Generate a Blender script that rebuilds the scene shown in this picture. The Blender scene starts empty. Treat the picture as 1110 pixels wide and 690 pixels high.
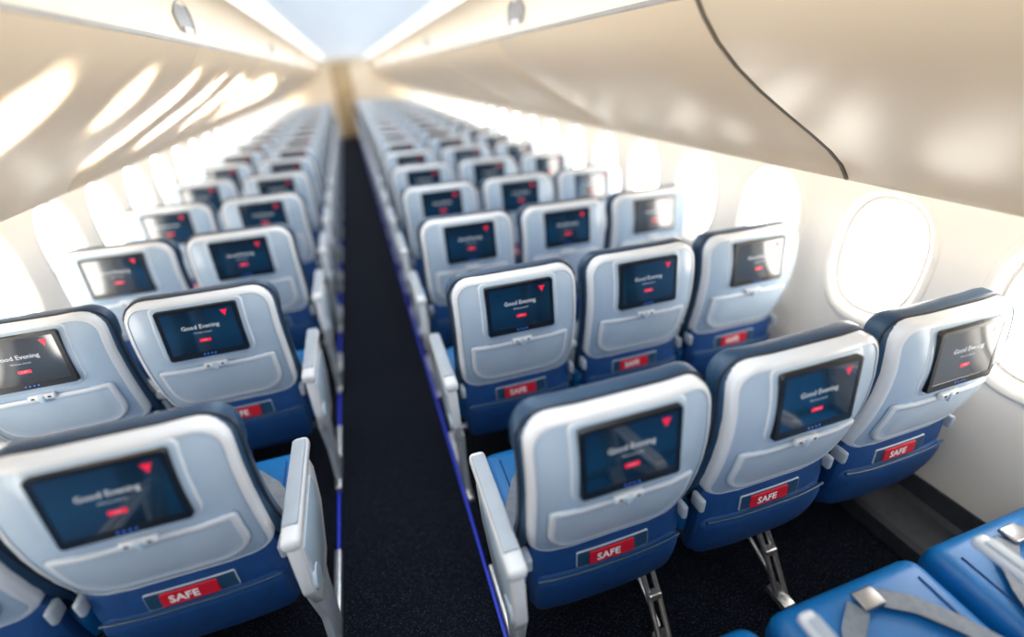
import bpy, bmesh, math
from mathutils import Vector, Matrix, Euler
P=0.787; H=1.72; XC=0.16
S=0.5407; XR=0.4685; XL=-0.6488; YR=0.679; YL=0.952
col=bpy.context.scene.collection
# ------------------------------------------------------------ materials
def mat(name,base,rough=.5,metal=0,emit=None,es=0,coat=0,noise=None,bump=0,bscale=200,spec=None):
    m=bpy.data.materials.new(name); m.use_nodes=True
    nt=m.node_tree; b=nt.nodes['Principled BSDF']
    b.inputs['Base Color'].default_value=(*base,1); b.inputs['Roughness'].default_value=rough
    b.inputs['Metallic'].default_value=metal
    if coat: b.inputs['Coat Weight'].default_value=coat; b.inputs['Coat Roughness'].default_value=.06
    if spec is not None: b.inputs['Specular IOR Level'].default_value=spec
    if emit: b.inputs['Emission Color'].default_value=(*emit,1); b.inputs['Emission Strength'].default_value=es
    tc=nt.nodes.new('ShaderNodeTexCoord')
    if noise:
        sc,c2,lo,hi=noise
        n=nt.nodes.new('ShaderNodeTexNoise'); n.inputs['Scale'].default_value=sc; n.inputs['Detail'].default_value=3
        r=nt.nodes.new('ShaderNodeValToRGB'); r.color_ramp.elements[0].position=lo; r.color_ramp.elements[1].position=hi
        r.color_ramp.elements[0].color=(*base,1); r.color_ramp.elements[1].color=(*c2,1)
        nt.links.new(tc.outputs['Object'],n.inputs['Vector']); nt.links.new(n.outputs['Fac'],r.inputs['Fac'])
        nt.links.new(r.outputs['Color'],b.inputs['Base Color'])
    if bump:
        n=nt.nodes.new('ShaderNodeTexNoise'); n.inputs['Scale'].default_value=bscale
        bp=nt.nodes.new('ShaderNodeBump'); bp.inputs['Strength'].default_value=bump; bp.inputs['Distance'].default_value=.002
        nt.links.new(tc.outputs['Object'],n.inputs['Vector']); nt.links.new(n.outputs['Fac'],bp.inputs['Height'])
        nt.links.new(bp.outputs['Normal'],b.inputs['Normal'])
    return m
M={}
M['rim']=mat('shell_rim_plastic',(.76,.79,.83),.22,noise=(6,(.73,.77,.81),.4,.6))
M['panel']=mat('shell_panel_plastic',(.44,.56,.69),.24,noise=(6,(.41,.53,.66),.4,.6))
M['tray']=mat('tray_table_plastic',(.49,.60,.71),.24,noise=(6,(.46,.57,.68),.4,.6))
M['groove']=mat('groove_grey',(.20,.27,.35),.6,noise=(9,(.18,.25,.33),.4,.6))
M['pad']=mat('armrest_pad_grey',(.40,.46,.53),.5,noise=(9,(.37,.43,.50),.4,.6))
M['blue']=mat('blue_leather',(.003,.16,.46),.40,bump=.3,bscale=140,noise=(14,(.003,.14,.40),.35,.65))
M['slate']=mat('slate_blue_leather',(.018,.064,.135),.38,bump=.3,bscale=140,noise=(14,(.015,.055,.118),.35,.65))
M['pocket']=mat('blue_pocket_fabric',(.002,.055,.21),.65,bump=.4,bscale=300,noise=(30,(.002,.046,.18),.35,.65))
M['dark']=mat('dark_structure',(.012,.016,.028),.6,noise=(20,(.02,.024,.036),.4,.6))
M['bezel']=mat('bezel_black',(.006,.008,.012),.25,noise=(20,(.008,.01,.014),.4,.6))
M['metal']=mat('brushed_metal',(.72,.73,.74),.3,.9,noise=(40,(.6,.61,.63),.4,.6))
M['buckle']=mat('buckle_metal',(.35,.36,.38),.35,.9,noise=(40,(.3,.31,.33),.4,.6))
M['belt']=mat('belt_webbing',(.22,.25,.29),.6,bump=.5,bscale=500,noise=(60,(.18,.21,.25),.4,.6))
M['red']=mat('red_card',(.60,.012,.03),.45,noise=(20,(.56,.01,.028),.4,.6))
M['white']=mat('white_print',(.85,.85,.85),.5,noise=(20,(.8,.8,.8),.4,.6))
M['uiwhite']=mat('ui_white',(.4,.4,.4),.3,emit=(.8,.9,1),es=.30)
M['uired']=mat('ui_red',(.5,.01,.03),.3,emit=(1,.02,.08),es=.5)
M['uiblue']=mat('ui_blue',(.02,.1,.6),.3,emit=(.05,.25,1),es=.8)
# display
m=bpy.data.materials.new('display_glass'); m.use_nodes=True; nt=m.node_tree; b=nt.nodes['Principled BSDF']
tc=nt.nodes.new('ShaderNodeTexCoord'); sp=nt.nodes.new('ShaderNodeSeparateXYZ'); nt.links.new(tc.outputs['Object'],sp.inputs[0])
mr=nt.nodes.new('ShaderNodeMapRange'); mr.inputs[1].default_value=.85; mr.inputs[2].default_value=1.01; nt.links.new(sp.outputs['Z'],mr.inputs[0])
cr=nt.nodes.new('ShaderNodeValToRGB'); cr.color_ramp.elements[0].color=(.002,.007,.017,1); cr.color_ramp.elements[1].color=(.003,.010,.024,1)
e=cr.color_ramp.elements.new(.5); e.color=(.004,.020,.042,1)
nt.links.new(mr.outputs[0],cr.inputs['Fac']); nt.links.new(cr.outputs['Color'],b.inputs['Base Color'])
nt.links.new(cr.outputs['Color'],b.inputs['Emission Color']); b.inputs['Emission Strength'].default_value=.5
b.inputs['Roughness'].default_value=.10; b.inputs['Specular IOR Level'].default_value=.6; b.inputs['Coat Weight'].default_value=1; b.inputs['Coat Roughness'].default_value=.05; b.inputs['Coat IOR'].default_value=1.6
M['display']=m
# ------------------------------------------------------------ mesh builder
class MB:
    def __init__(s): s.v=[];s.f=[];s.m=[];s.mats=[]
    def mi(s,k):
        if k not in s.mats: s.mats.append(k)
        return s.mats.index(k)
    def add(s,vs,fs,k):
        o=len(s.v); s.v+= [tuple(v) for v in vs]; i=s.mi(k)
        for f in fs: s.f.append([o+a for a in f]); s.m.append(i)
    def loft(s,rings,ks,cap=None,fillc=None):
        n=len(rings[0]); 
        for j in range(len(rings)-1):
            s.add(rings[j]+rings[j+1],[[i,(i+1)%n,n+(i+1)%n,n+i] for i in range(n)],ks[j] if isinstance(ks,list) else ks)
        if cap: s.add(rings[-1],[list(range(n))],cap)
    def rbox(s,c,sz,r,k,rot=(0,0,0),seg=3):
        bm=bmesh.new(); bmesh.ops.create_cube(bm,size=1)
        for v in bm.verts: v.co=Vector((v.co.x*sz[0],v.co.y*sz[1],v.co.z*sz[2]))
        bmesh.ops.bevel(bm,geom=bm.edges[:],offset=r,segments=seg,profile=.5,affect='EDGES')
        R=Euler(rot).to_matrix()
        bm.verts.index_update()
        s.add([R@v.co+Vector(c) for v in bm.verts],[[v.index for v in f.verts] for f in bm.faces],k); bm.free()
    def prism(s,poly,x0,x1,r,k):
        bm=bmesh.new()
        a=[bm.verts.new((x0,y,z)) for y,z in poly]; b=[bm.verts.new((x1,y,z)) for y,z in poly]; n=len(poly)
        bm.faces.new(a); bm.faces.new(b[::-1])
        for i in range(n): bm.faces.new((a[i],a[(i+1)%n],b[(i+1)%n],b[i]))
        bmesh.ops.recalc_face_normals(bm,faces=bm.faces[:])
        bmesh.ops.bevel(bm,geom=bm.edges[:],offset=r,segments=2,profile=.5,affect='EDGES',clamp_overlap=True)
        bm.verts.index_update()
        s.add([v.co for v in bm.verts],[[v.index for v in f.verts] for f in bm.faces],k); bm.free()
    def tube(s,pts,r,k,n=10,cap=True):
        pts=[Vector(p) for p in pts]; rings=[]
        for i,p in enumerate(pts):
            t=(pts[min(i+1,len(pts)-1)]-pts[max(i-1,0)]).normalized()
            a=t.cross(Vector((0,0,1)) if abs(t.z)<.9 else Vector((0,1,0))).normalized(); b=t.cross(a)
            rings.append([p+a*r*math.cos(2*math.pi*q/n)+b*r*math.sin(2*math.pi*q/n) for q in range(n)])
        s.loft(rings,k)
        if cap: s.add(rings[0],[list(range(n))],k); s.add(rings[-1],[list(range(n))],k)
    def mesh(s,name,smooth=True,angle=40):
        me=bpy.data.meshes.new(name); me.from_pydata(s.v,[],s.f)
        for k in s.mats: me.materials.append(M[k] if isinstance(k,str) else k)
        for p,i in zip(me.polygons,s.m): p.material_index=i; p.use_smooth=smooth
        bm=bmesh.new(); bm.from_mesh(me); bmesh.ops.remove_doubles(bm,verts=bm.verts[:],dist=1e-5)
        bmesh.ops.recalc_face_normals(bm,faces=bm.faces[:])
        for e in bm.edges:
            if len(e.link_faces)==2 and e.calc_face_angle(0)>math.radians(angle): e.smooth=False
        bm.to_mesh(me); bm.free(); return me
def obj(name,me,loc=(0,0,0)):
    o=bpy.data.objects.new(name,me); o.location=loc; col.objects.link(o); return o
def rr(x0,x1,z0,z1,rt,rb,nc=6,ns=6):
    pts=[]
    def arc(cx,cz,r,a0):
        for i in range(nc+1):
            a=math.radians(a0+90*i/nc); pts.append((cx+r*math.cos(a),cz+r*math.sin(a)))
    def side(p,q):
        for i in range(1,ns): t=i/ns; pts.append((p[0]+(q[0]-p[0])*t,p[1]+(q[1]-p[1])*t))
    arc(x1-rt,z1-rt,rt,0); side((x1-rt,z1),(x0+rt,z1))
    arc(x0+rt,z1-rt,rt,90); side((x0,z1-rt),(x0,z0+rb))
    arc(x0+rb,z0+rb,rb,180); side((x0+rb,z0),(x1-rb,z0))
    arc(x1-rb,z0+rb,rb,270); side((x1,z0+rb),(x1,z1-rt))
    return pts
def prof(v):
    d=v-.87
    return 1.1*d*d if d>0 else .7*d*d
def textmesh(body,size,bold=0):
    cu=bpy.data.curves.new('t','FONT'); cu.body=body; cu.size=size; cu.align_x='CENTER'; cu.align_y='CENTER'; cu.offset=bold; cu.resolution_u=2
    o=bpy.data.objects.new('t',cu); col.objects.link(o)
    dg=bpy.context.evaluated_depsgraph_get(); dg.update(); me=o.evaluated_get(dg).to_mesh()
    r=([v.co.copy() for v in me.vertices],[list(p.vertices) for p in me.polygons])
    bpy.data.objects.remove(o); return r
T_GOOD=textmesh('Good Evening',.0215,.0002); T_SM=textmesh('Welcome aboard',.008); T_BTN=textmesh('START',.006); T_SAFE=textmesh('SAFE',.034,.0010)
# ------------------------------------------------------------ seat
def build_seat(kind):
    b=MB()
    def SP(u,v,d):
        k=max(0,min(1,(.82-v)/.26)); u2=u*(1-.05*k*k)
        return Vector((u2,prof(v)+.030*max(0,(abs(u2)-.12)/.12)**2-d,v))
    def ring(x0,x1,z0,z1,rt,rb,ins,d): return [SP(u,v,d) for u,v in rr(x0+ins,x1-ins,z0+ins,z1-ins,max(rt-ins,.004),max(rb-ins,.004))]
    def fill(x0,x1,z0,z1,rt,rb,ins,d,k):
        base=rr(x0+ins,x1-ins,z0+ins,z1-ins,max(rt-ins,.004),max(rb-ins,.004)); cz=(z0+z1)/2; rings=[]
        for s_ in (1,.85,.7,.5,.3,.1): rings.append([SP(u*s_,cz+(v-cz)*s_,d) for u,v in base])
        b.loft(rings,k,cap=k)
    A=(-.242,.242,.565,1.050,.075,.06)
    b.loft([ring(*A,.010,-.040),ring(*A,.0,-.030),ring(*A,0,-.002),ring(*A,.002,.002),ring(*A,.005,.005),ring(*A,.012,.006),ring(*A,.016,.005),ring(*A,.018,.002)],['rim']*6+['groove'])
    fill(*A,.018,.002,'panel')
    L=(-.150,.150,.808,1.036,.02,.05)
    b.loft([ring(*L,0,.001),ring(*L,.004,.005),ring(*L,.010,.0055)],['rim','panel']); fill(*L,.010,.0055,'panel')
    Tt=(-.200,.200,.600,.790,.015,.085)
    b.loft([ring(*Tt,-.003,.002),ring(*Tt,0,.002),ring(*Tt,.002,.007),ring(*Tt,.006,.009),ring(*Tt,.016,.009),ring(*Tt,.019,.0075)],['groove','tray','rim','rim','tray']); fill(*Tt,.019,.0075,'tray')
    # monitor
    th=.12; C=Vector((0,prof(.93)-.003,.93)); U=Vector((0,math.sin(th),math.cos(th))); N=Vector((0,-math.cos(th),math.sin(th))); X=Vector((1,0,0))
    def PM(a,c,d): return C+X*a+U*c+N*d
    def mr_(hw,h0,h1,r,d): return [PM(u,v,d) for u,v in rr(-hw,hw,h0,h1,r,r,3,1)]
    b.loft([mr_(.131,-.098,.094,.010,-.02),mr_(.131,-.098,.094,.010,.006),mr_(.1295,-.0965,.0925,.009,.008),mr_(.1165,-.076,.082,.003,.008),mr_(.116,-.0755,.0815,.003,.007)],'bezel')
    b.loft([mr_(.116,-.0755,.0815,.003,.007)],[],cap='display')
    def put(T,a,c,k,d=.0076): b.add([PM(p.x+a,p.y+c,d) for p in T[0]],T[1],k)
    put(T_GOOD,-.002,.020,'uiwhite'); put(T_SM,0,-.002,'uiwhite')
    q=rr(-.019,.019,-.038,-.026,.003,.003,2,1); b.add([PM(u,v,.0076) for u,v in q],[list(range(len(q)))],'uired'); put(T_BTN,0,-.032,'uiwhite',.008)
    b.add([PM(.074,.070,.0076),PM(.098,.070,.0076),PM(.086,.046,.0076)],[[0,1,2]],'uired')
    for i in range(4):
        a=-.018+i*.012; b.add([PM(a-.002,-.088,.0085),PM(a+.002,-.088,.0085),PM(a+.002,-.084,.0085),PM(a-.002,-.084,.0085)],[[0,1,2,3]],'uiblue')
    y=prof(.80)
    b.rbox((0,y-.010,.792),(.080,.016,.022),.006,'rim'); b.rbox((0,y-.018,.786),(.018,.010,.030),.004,'tray')
    b.rbox((-.024,y-.0175,.793),(.010,.004,.007),.001,'dark',seg=1); b.rbox((.024,y-.0175,.793),(.010,.004,.007),.001,'dark',seg=1)
    # pocket
    def PP(u,v,d):
        t=(.59-v)/.3; return Vector((u*(1+.03*math.sin(math.pi*max(0,min(1,t)))),.058+.02*t-.02*math.sin(math.pi*max(0,min(1,t)))-d+.02*(abs(u)/.24)**3,v))
    def pr(x0,x1,z0,z1,r,ins,d): return [PP(u,v,d) for u,v in rr(x0+ins,x1-ins,z0+ins,z1-ins,max(r-ins,.004),max(r-ins,.004))]
    def pfill(x0,x1,z0,z1,r,ins,d,k):
        cz=(z0+z1)/2; base=rr(x0+ins,x1-ins,z0+ins,z1-ins,max(r-ins,.004),max(r-ins,.004))
        b.loft([[PP(u*s_,cz+(v-cz)*s_,d) for u,v in base] for s_ in (1,.8,.6,.4,.2,.05)],k,cap=k)
    Q=(-.228,.228,.285,.60,.03)
    b.loft([pr(*Q,.006,-.05),pr(*Q,0,-.03),pr(*Q,0,-.008),pr(*Q,.01,0)],'pocket'); pfill(*Q,.01,0,'pocket')
    Q=(-.222,.222,.30,.485,.03)
    b.loft([pr(*Q,0,-.004),pr(*Q,.003,.012),pr(*Q,.012,.018)],'pocket'); pfill(*Q,.012,.018,'pocket')
    b.tube([PP(-.215+.43*i/12,.485,.017) for i in range(13)],.005,'slate')
    Q=(-.105,.115,.487,.546,.006); b.loft([pr(*Q,0,-.002),pr(*Q,.002,.004),pr(*Q,.003,.004)],['pad','pad']); pfill(*Q,.003,.004,'slate')
    Q=(-.068,.068,.492,.538,.004); b.loft([pr(*Q,0,.004),pr(*Q,.001,.008)],'red'); pfill(*Q,.001,.008,'red')
    b.add([PP(p.x-.012,.516+p.y,.0105) for p in T_SAFE[0]],T_SAFE[1],'white')
    # back cushion
    def CP(u,v,y_): return Vector((u,prof(v)+y_+.020*max(0,(abs(u)-.12)/.12)**2,v))
    def cr_(B,ins,y_): return [CP(u,v,y_) for u,v in rr(B[0]+ins,B[1]-ins,B[2]+ins,B[3]-ins,max(B[4]-ins,.01),max(B[4]-ins,.01))]
    def cush(B,ys,k,k2):
        b.loft([cr_(B,i,y_) for i,y_ in ys],k)
        i,y_=ys[-1]; base=rr(B[0]+i,B[1]-i,B[2]+i,B[3]-i,max(B[4]-i,.01),max(B[4]-i,.01)); cz=(B[2]+B[3])/2
        b.loft([[CP(u*s_,cz+(v-cz)*s_,y_+.008*(1-s_)) for u,v in base] for s_ in (1,.8,.6,.4,.2,.05)],k2,cap=k2)
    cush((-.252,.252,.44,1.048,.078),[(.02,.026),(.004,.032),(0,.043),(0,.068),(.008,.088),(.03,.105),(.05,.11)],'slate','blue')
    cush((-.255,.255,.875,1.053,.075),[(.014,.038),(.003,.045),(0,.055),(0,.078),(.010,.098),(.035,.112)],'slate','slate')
    pp=[CP(u,v,.038) for u,v in rr(-.254,.254,.46,1.050,.079,.079)]; b.tube(pp+[pp[0]],.003,'dark',6,False)
    # seat pan
    b.rbox((0,.345,.405),(.50,.46,.13),.045,'blue',rot=(math.radians(4),0,0),seg=5)
    for xx in (-.19,.19): b.tube([(xx,.13+.38*i/8,.4565+.0265*i/8*1.0) for i in range(1,9)],.003,'pocket',6)
    b.rbox((0,.33,.325),(.44,.36,.04),.015,'dark')
    b.rbox((0,.175,.36),(.40,.09,.12),.03,'dark')
    # belts
    for sg in (-1,1):
        pts=[(sg*.243,.17,.44),(sg*.238,.21,.484),(sg*.21,.30,.489),(sg*.16,.39,.492),(sg*.10,.46,.494),(sg*.035,.50,.496)]
        vs=[]
        for i,p in enumerate(pts):
            q=pts[min(i+1,5)]; q0=pts[max(i-1,0)]; t=Vector((q[0]-q0[0],q[1]-q0[1])).normalized()
            vs+= [(p[0]-t.y*.024,p[1]+t.x*.024,p[2]),(p[0]+t.y*.024,p[1]-t.x*.024,p[2])]
        b.add(vs,[[2*i,2*i+1,2*i+3,2*i+2] for i in range(len(pts)-1)],'belt')
        b.add([(a,c,z-.003) for a,c,z in vs],[[2*i,2*i+1,2*i+3,2*i+2] for i in range(len(pts)-1)],'belt')
    b.rbox((0,.505,.502),(.065,.048,.014),.005,'buckle')
    # beams
    for yy in (.17,.43): b.tube([(-.266,yy,.285),(.266,yy,.285)],.018,'metal',12)
    def arm_mid(x):
        b.rbox((x,.295,.634),(.040,.38,.032),.012,'rim'); b.rbox((x,.30,.652),(.030,.33,.008),.003,'pad')
        b.prism([(.11,.61),(.17,.61),(.20,.42),(.14,.42)],x-.010,x+.010,.004,'pad')
    def arm_aisle(sg):
        x=sg*.292
        b.rbox((x,.185,.650),(.052,.42,.044),.016,'rim'); b.rbox((x,.20,.674),(.042,.34,.012),.005,'pad')
        b.prism([(-.02,.64),(.34,.64),(.37,.56),(.33,.44),(.20,.34),(.02,.34),(-.03,.46)],x-.017,x+.017,.008,'rim')
        b.prism([(.01,.60),(.28,.60),(.30,.54),(.26,.46),(.17,.40),(.05,.40),(.01,.47)],x+sg*.018-.004,x+sg*.018+.004,.003,'panel')
        b.tube([(x-sg*.0,.02,.46),(x+sg*.026,.02,.46)],.036,'tray',20)
        b.prism([(.02,.37),(.26,.37),(.20,.22),(.17,.0),(.03,.0),(.06,.20)],x-sg*.018-.012,x-sg*.018+.012,.005,'pad')
        b.rbox((x-sg*.018,.21,.02),(.03,.46,.036),.008,'metal')
    def leg(x):
        for dx in (-.018,.018):
            b.tube([(x+dx,.19,.29),(x+dx,.07,.16),(x+dx,-.02,.035)],.0095,'metal',8)
            b.tube([(x+dx,.43,.29),(x+dx,.41,.035)],.0095,'metal',8)
        b.tube([(x,.02,.06),(x,.42,.24)],.007,'metal',8)
        b.rbox((x,.07,.16),(.05,.03,.03),.008,'metal')
        b.rbox((x,-.02,.022),(.05,.09,.035),.008,'metal'); b.rbox((x,.41,.022),(.05,.07,.035),.008,'metal')
        b.rbox((x,.19,.285),(.055,.06,.06),.01,'metal')
    if kind=='C': arm_aisle(-1); leg(.19)
    if kind=='D': arm_mid(-.2705); leg(.12)
    if kind=='E': arm_mid(-.2705); arm_mid(.268)
    if kind=='B': arm_aisle(1); leg(-.19)
    if kind=='A': arm_mid(.2705); arm_mid(-.268)
    for sx in (-1,1): b.rbox((sx*.240,.075,.555),(.018,.05,.05),.008,'pad')
    return b.mesh('passenger_seat_'+kind)
SM={k:build_seat(k) for k in 'ABCDE'}
for r in range(-3,19):
    for k,x,y0 in (('C',XR,YR),('D',XR+S,YR),('E',XR+2*S,YR),('B',XL,YL),('A',XL-S,YL)):
        y=y0+r*P
        if y>15.0: continue
        obj('passenger_seat',SM[k],(x,y,0))
# ------------------------------------------------------------ room
Y0,Y1=-2.6,15.9
M['wall']=mat('cream_sidewall',(.82,.795,.75),.45,noise=(2,(.80,.775,.73),.4,.6))
M['binm']=mat('cream_bin',(.93,.745,.53),.40,noise=(1.5,(.91,.725,.51),.4,.6))
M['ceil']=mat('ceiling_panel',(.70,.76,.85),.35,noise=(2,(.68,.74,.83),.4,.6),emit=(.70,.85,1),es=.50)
M['cove']=mat('cove_panel',(.90,.77,.60),.4,noise=(2,(.88,.75,.58),.4,.6))
M['kick']=mat('kick_panel_grey',(.035,.04,.05),.5,noise=(30,(.045,.05,.06),.4,.6))
M['pane']=mat('bright_window_pane',(.9,.9,.9),.3,emit=(1,.95,.86),es=11)
M['carpet']=mat('navy_speckle_carpet',(.0025,.0042,.0095),.95,noise=(220,(.09,.11,.15),.60,.70),bump=.6,bscale=350,spec=.12)
M['led']=mat('ceiling_led',(.9,.9,.9),.3,emit=(.88,.94,1),es=1.3)
M['stripe']=mat('floor_blue_strip',(.01,.03,.4),.4,emit=(.02,.05,.7),es=.3)
M['beige']=mat('beige_laminate',(.50,.36,.20),.45,noise=(3,(.45,.32,.17),.4,.6))
M['rail']=mat('bin_rail_grey',(.30,.28,.26),.35,.2,noise=(5,(.27,.25,.23),.4,.6))
M['seal']=mat('bin_seal_brown',(.22,.18,.13),.5,noise=(5,(.19,.155,.11),.4,.6))
M['lens']=mat('light_lens_brown',(.09,.065,.045),.25,noise=(5,(.11,.08,.055),.4,.6))
b=MB(); b.rbox((XC,(Y0+Y1)/2,-.025),(3.7,Y1-Y0+.2,.05),.002,'carpet',seg=1); obj('floor',b.mesh('floor'))
ZB=.20; ZT=1.42
def wx(z):  # half width
    return 1.745-.10*max(0,(z-1.0))**1.5-.05*max(0,.6-z)
WZ=.965; WP=.575
def superell(hw,hh,n,N,cy,cz):
    out=[]
    for i in range(N):
        a=2*math.pi*i/N; c,s_=math.cos(a),math.sin(a)
        out.append((cy+hw*math.copysign(abs(c)**(2/n),c),cz+hh*math.copysign(abs(s_)**(2/n),s_)))
    return out
def rectring(y0,y1,z0,z1,cy,cz,N):
    out=[]
    for i in range(N):
        a=2*math.pi*i/N; c,s_=math.cos(a),math.sin(a)
        k=1/max(abs(c),abs(s_)); c*=k; s_*=k
        y=cy+(y1-cy)*c if c>0 else cy+(cy-y0)*c
        z=cz+(z1-cz)*s_ if s_>0 else cz+(cz-z0)*s_
        out.append((y,z))
    return out
def side_wall(sg,yfirst,name):
    N=64; b=MB()
    yw=yfirst
    while yw-WP>Y0: yw-=WP
    ys=[]
    while yw<Y1: ys.append(yw); yw+=WP
    def W(p,d): return Vector((XC+sg*(wx(p[1])-d),p[0],p[1]))
    for j,cy in enumerate(ys):
        a=Y0 if j==0 else cy-WP/2; c=Y1 if j==len(ys)-1 else cy+WP/2
        R0=rectring(a,c,ZB,ZT,cy,WZ,N); E0=superell(.215,.300,2.5,N,cy,WZ)
        rings=[[W((p[0]+(q[0]-p[0])*t,p[1]+(q[1]-p[1])*t),0) for p,q in zip(R0,E0)] for t in (0,.2,.4,.6,.8,1)]
        for hw,hh,d in ((.210,.294,.007),(.200,.284,.009),(.184,.264,.002),(.172,.246,-.015),(.164,.236,-.035)):
            rings.append([W(p,d) for p in superell(hw,hh,2.5,N,cy,WZ)])
        b.loft(rings,'wall')
    o=obj(name,b.mesh(name))
    return ys,W
side_wins=[]
wn=1
for sg,yf,name in ((1,1.235,'wall_right'),(-1,2.45,'wall_left')):
    ys,W=side_wall(sg,yf,name)
    for cy in ys:
        b=MB(); N=48
        rings=[[W(p,d) for p in superell(hw,hh,2.5,N,cy,WZ)] for hw,hh,d in ((.166,.238,-.030),(.158,.230,-.022),(.152,.224,-.030),(.150,.222,-.04))]
        b.loft(rings,['wall','wall','wall'],cap='pane')
        obj('window_%d'%wn,b.mesh('window')); wn+=1
        side_wins.append((sg,cy))
for sg,nm in ((1,'right'),(-1,'left')):
    b=MB()
    pl=[(wx(.2)+.02,0),(wx(.2)-.20,0),(wx(.2)-.20,.07),(wx(.2)-.18,.085),(wx(.2)-.03,.10),(wx(.2)-.012,.12),(wx(.2)-.008,.205),(wx(.2)+.02,.205)]
    b.loft([[Vector((XC+sg*x,y,z)) for x,z in pl] for y in (Y0,Y1)],'kick')
    obj('baseboard_'+nm,b.mesh('baseboard',angle=30))
# ceiling
prof_c=[(-.70,1.86),(-.735,1.90),(-.74,1.96),(-.725,2.03),(-.69,2.075)]
b=MB()
cp=[(x,z) for x,z in prof_c]+[(-.66,2.09),(-.50,2.10)]; cp2=cp+[(-.25,2.115),(0,2.12),(.25,2.115)]+[(-x,z) for x,z in cp[::-1]]
kk=['cove']*5+['led']+['ceil']*4+['led']+['cove']*5
for i in range(len(cp2)-1):
    (xa,za),(xb,zb)=cp2[i],cp2[i+1]
    b.add([(XC+xa,Y0,za),(XC+xb,Y0,zb),(XC+xb,Y1,zb),(XC+xa,Y1,za)],[[0,1,2,3]],kk[i])
obj('ceiling',b.mesh('ceiling',angle=60))
for i,sg in enumerate((-1,1)):
    b=MB(); b.rbox((XC+sg*.700,(Y0+Y1)/2,1.848),(.022,Y1-Y0,.022),.006,'rail'); obj('trim_%d'%(i+1),b.mesh('trim'))
    x=(-.378,.172)[i]
    b=MB(); b.rbox((x,(Y0+Y1)/2,.004),(.011,Y1-Y0,.008),.002,'stripe',seg=1); obj('trim_%d'%(i+3),b.mesh('trim'))
# bins
bp=[(.685,1.842),(.715,1.80),(.765,1.745),(.84,1.683),(.93,1.622),(1.04,1.556),(1.15,1.492),(1.24,1.437),(1.305,1.388),(1.335,1.355),(1.35,1.335),(1.375,1.330),(1.42,1.345),(1.50,1.375),(1.60,1.405),(1.69,1.425)]
def bin_mesh(L,sg,big=False):
    b=MB(); g=.003
    def rg(y,ins):
        return [Vector((sg*(x+ins*.8),y,z+ins)) for x,z in bp]+[Vector((sg*1.69,y,1.78)),Vector((sg*.76,y,1.845))]
    ys=[(g,.010),(g+.003,.003),(g+.009,0)]+[(L*t,0) for t in (.25,.5,.75)]+[(L-g-.009,0),(L-g-.003,.003),(L-g,.010)]
    b.loft([rg(y,i) for y,i in ys],'binm'); n=len(bp)+2
    b.add(rg(*ys[0]),[list(range(n))],'rail'); b.add(rg(*ys[-1]),[list(range(n))],'rail')
    rr_=.006 if big else .0025
    b.tube([(sg*(x+.004),rr_,z+.004) for x,z in bp[:12]],rr_,'seal' if big else 'rail',8)
    return b.mesh('overhead_bin',angle=50)
B0_,B1_=Y0+.01,Y1-.01
for sg,ys0 in ((1,1.15),(-1,.75)):
    L=1.72; y=ys0
    while y>B0_+L: y-=L
    full=bin_mesh(L,sg)
    if y>B0_+.05: obj('overhead_bin',bin_mesh(y-B0_,sg),(XC,B0_,0))
    while y<B1_-.05:
        l=min(L,B1_-y)
        big=(sg>0 and abs(y-1.15)<.1)
        obj('overhead_bin',full if (l==L and not big) else bin_mesh(l,sg,big),(XC,y,0))
        y+=l
# emergency light pods on the cove
for sg,ya in ((-1,2.58),(1,2.66)):
    for k in range(5):
        y=ya+2.9*k
        if y>15: break
        b=MB(); N=24
        def ell(hy,hz,d): return [Vector((XC+sg*(.742-d),y+hy*math.cos(2*math.pi*i/N),1.943+hz*math.sin(2*math.pi*i/N))) for i in range(N)]
        b.loft([ell(.135,.080,-.004),ell(.133,.078,.010),ell(.122,.070,.014),ell(.118,.066,.010)],['rail','rail','rail'],cap='lens')
        b.rbox((XC+sg*.730,y,1.905),(.012,.11,.030),.004,'white')
        obj('emergency_light',b.mesh('emergency_light'))
# front wall with door, rear wall
def outline():
    L=[(-wx(z),z) for z in (0,.2,.6,1.0,1.42)]+[(-.75,1.9),(-.5,2.14)]
    return L+[(-x,z) for x,z in L[::-1]]
for nm,y in (('wall_front',Y1),('wall_back',Y0)):
    b=MB(); o_=[(XC+x,z) for x,z in outline()]
    b.loft([[Vector((x,y,z)) for x,z in o_],[Vector((x,y+(.04 if y>0 else -.04),z)) for x,z in o_]],'wall',cap='wall'); b.add([(x,y,z) for x,z in o_],[list(range(len(o_)))],'cove')
    obj(nm,b.mesh(nm,smooth=False))
b=MB(); b.rbox((-.02,Y1-.03,1.0),(.56,.04,1.98),.01,'beige'); b.rbox((-.02,Y1-.055,1.0),(.46,.02,1.86),.008,'beige'); b.rbox((.16,Y1-.07,.98),(.03,.03,.12),.008,'metal')
for xx in (-.32,.28): b.rbox((xx,Y1-.04,1.02),(.04,.07,2.04),.008,'cove')
obj('door_1',b.mesh('door'))
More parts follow.
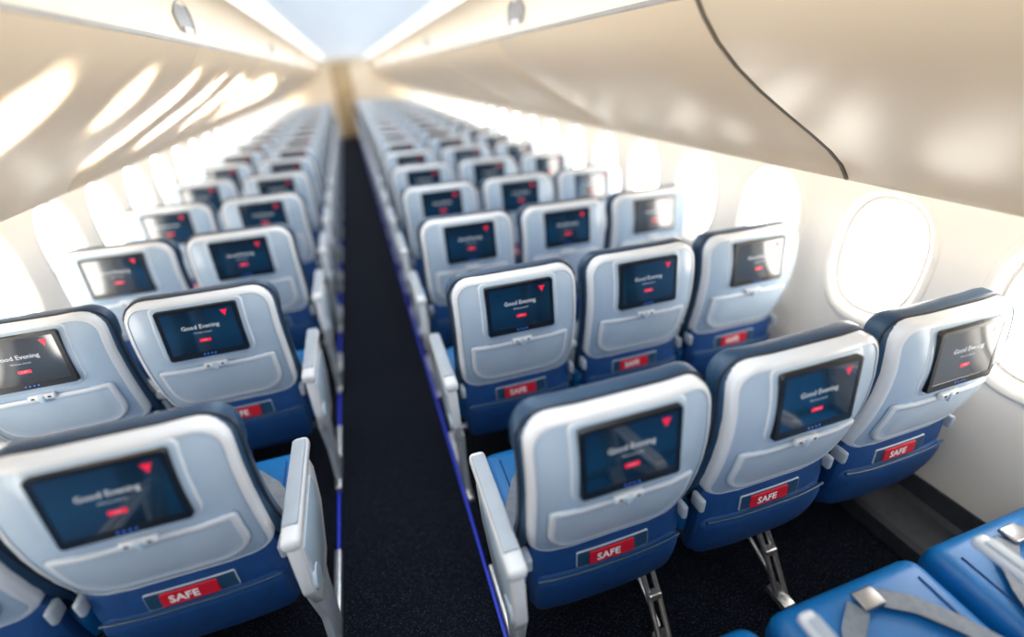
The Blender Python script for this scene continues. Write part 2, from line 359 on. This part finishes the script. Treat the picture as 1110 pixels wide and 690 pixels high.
# ------------------------------------------------------------ lights
def area(name,loc,rot,sx,sy,power,color,spread=180):
    l=bpy.data.lights.new(name,'AREA'); l.shape='RECTANGLE'; l.size=sx; l.size_y=sy; l.energy=power; l.color=color; l.spread=math.radians(spread)
    o=bpy.data.objects.new(name,l); o.location=loc; o.rotation_euler=rot; col.objects.link(o); return o
area('ceiling_wash_light',(XC,6.5,2.095),(0,0,0),.8,18,95,(.92,.96,1))
for sg in (-1,1):
    o=area('sidewall_fill_light',(XC+sg*1.45,6.5,1.325),(0,0,0),.05,17.5,24,(1,.94,.84))  # added fill strip under each bin, brightens sidewall and window surrounds
    d=Vector((sg*.75,0,-1)).normalized()
    zax=-d; yax=Vector((0,1,0)); xax=yax.cross(zax)
    o.matrix_world=Matrix(((xax.x,yax.x,zax.x,o.location.x),(xax.y,yax.y,zax.y,o.location.y),(xax.z,yax.z,zax.z,o.location.z),(0,0,0,1)))
for sg,cy in side_wins:
    if cy<1.3 or cy>7 or sg<0: continue
    x=XC+sg*(wx(WZ)+.028)
    d=Vector((-1,-.16,.25)).normalized()
    o=area('window_daylight',(x,cy,WZ+.02),(0,0,0),.13,.42,8.0,(1,.94,.84),5)
    o.rotation_euler=d.to_track_quat('-Z','Y').to_euler()
w=bpy.data.worlds.new('world'); bpy.context.scene.world=w; w.use_nodes=True
w.node_tree.nodes['Background'].inputs[0].default_value=(1,.97,.93,1); w.node_tree.nodes['Background'].inputs[1].default_value=.4
# ------------------------------------------------------------ camera
yaw,pit,rol=.2879,.4988,.0545; F=504.52
cy,sy=math.cos(yaw),math.sin(yaw); cp_,sp_=math.cos(pit),math.sin(pit)
fwd=Vector((sy*cp_,cy*cp_,-sp_)); right=Vector((cy,-sy,0)); down=fwd.cross(right)
r=right*math.cos(rol)+down*math.sin(rol); d=-right*math.sin(rol)+down*math.cos(rol)
cam=bpy.data.cameras.new('camera'); cam.sensor_width=36; cam.lens=F/1110*36; cam.clip_start=.02
co=bpy.data.objects.new('camera',cam); col.objects.link(co)
mw=Matrix(((r.x,-d.x,-fwd.x,0),(r.y,-d.y,-fwd.y,0),(r.z,-d.z,-fwd.z,H),(0,0,0,1))); co.matrix_world=mw
cam.dof.use_dof=True; cam.dof.focus_distance=1.45; cam.dof.aperture_fstop=.40
sc=bpy.context.scene; sc.camera=co
sc.view_settings.view_transform='Standard'; sc.view_settings.exposure=0.05
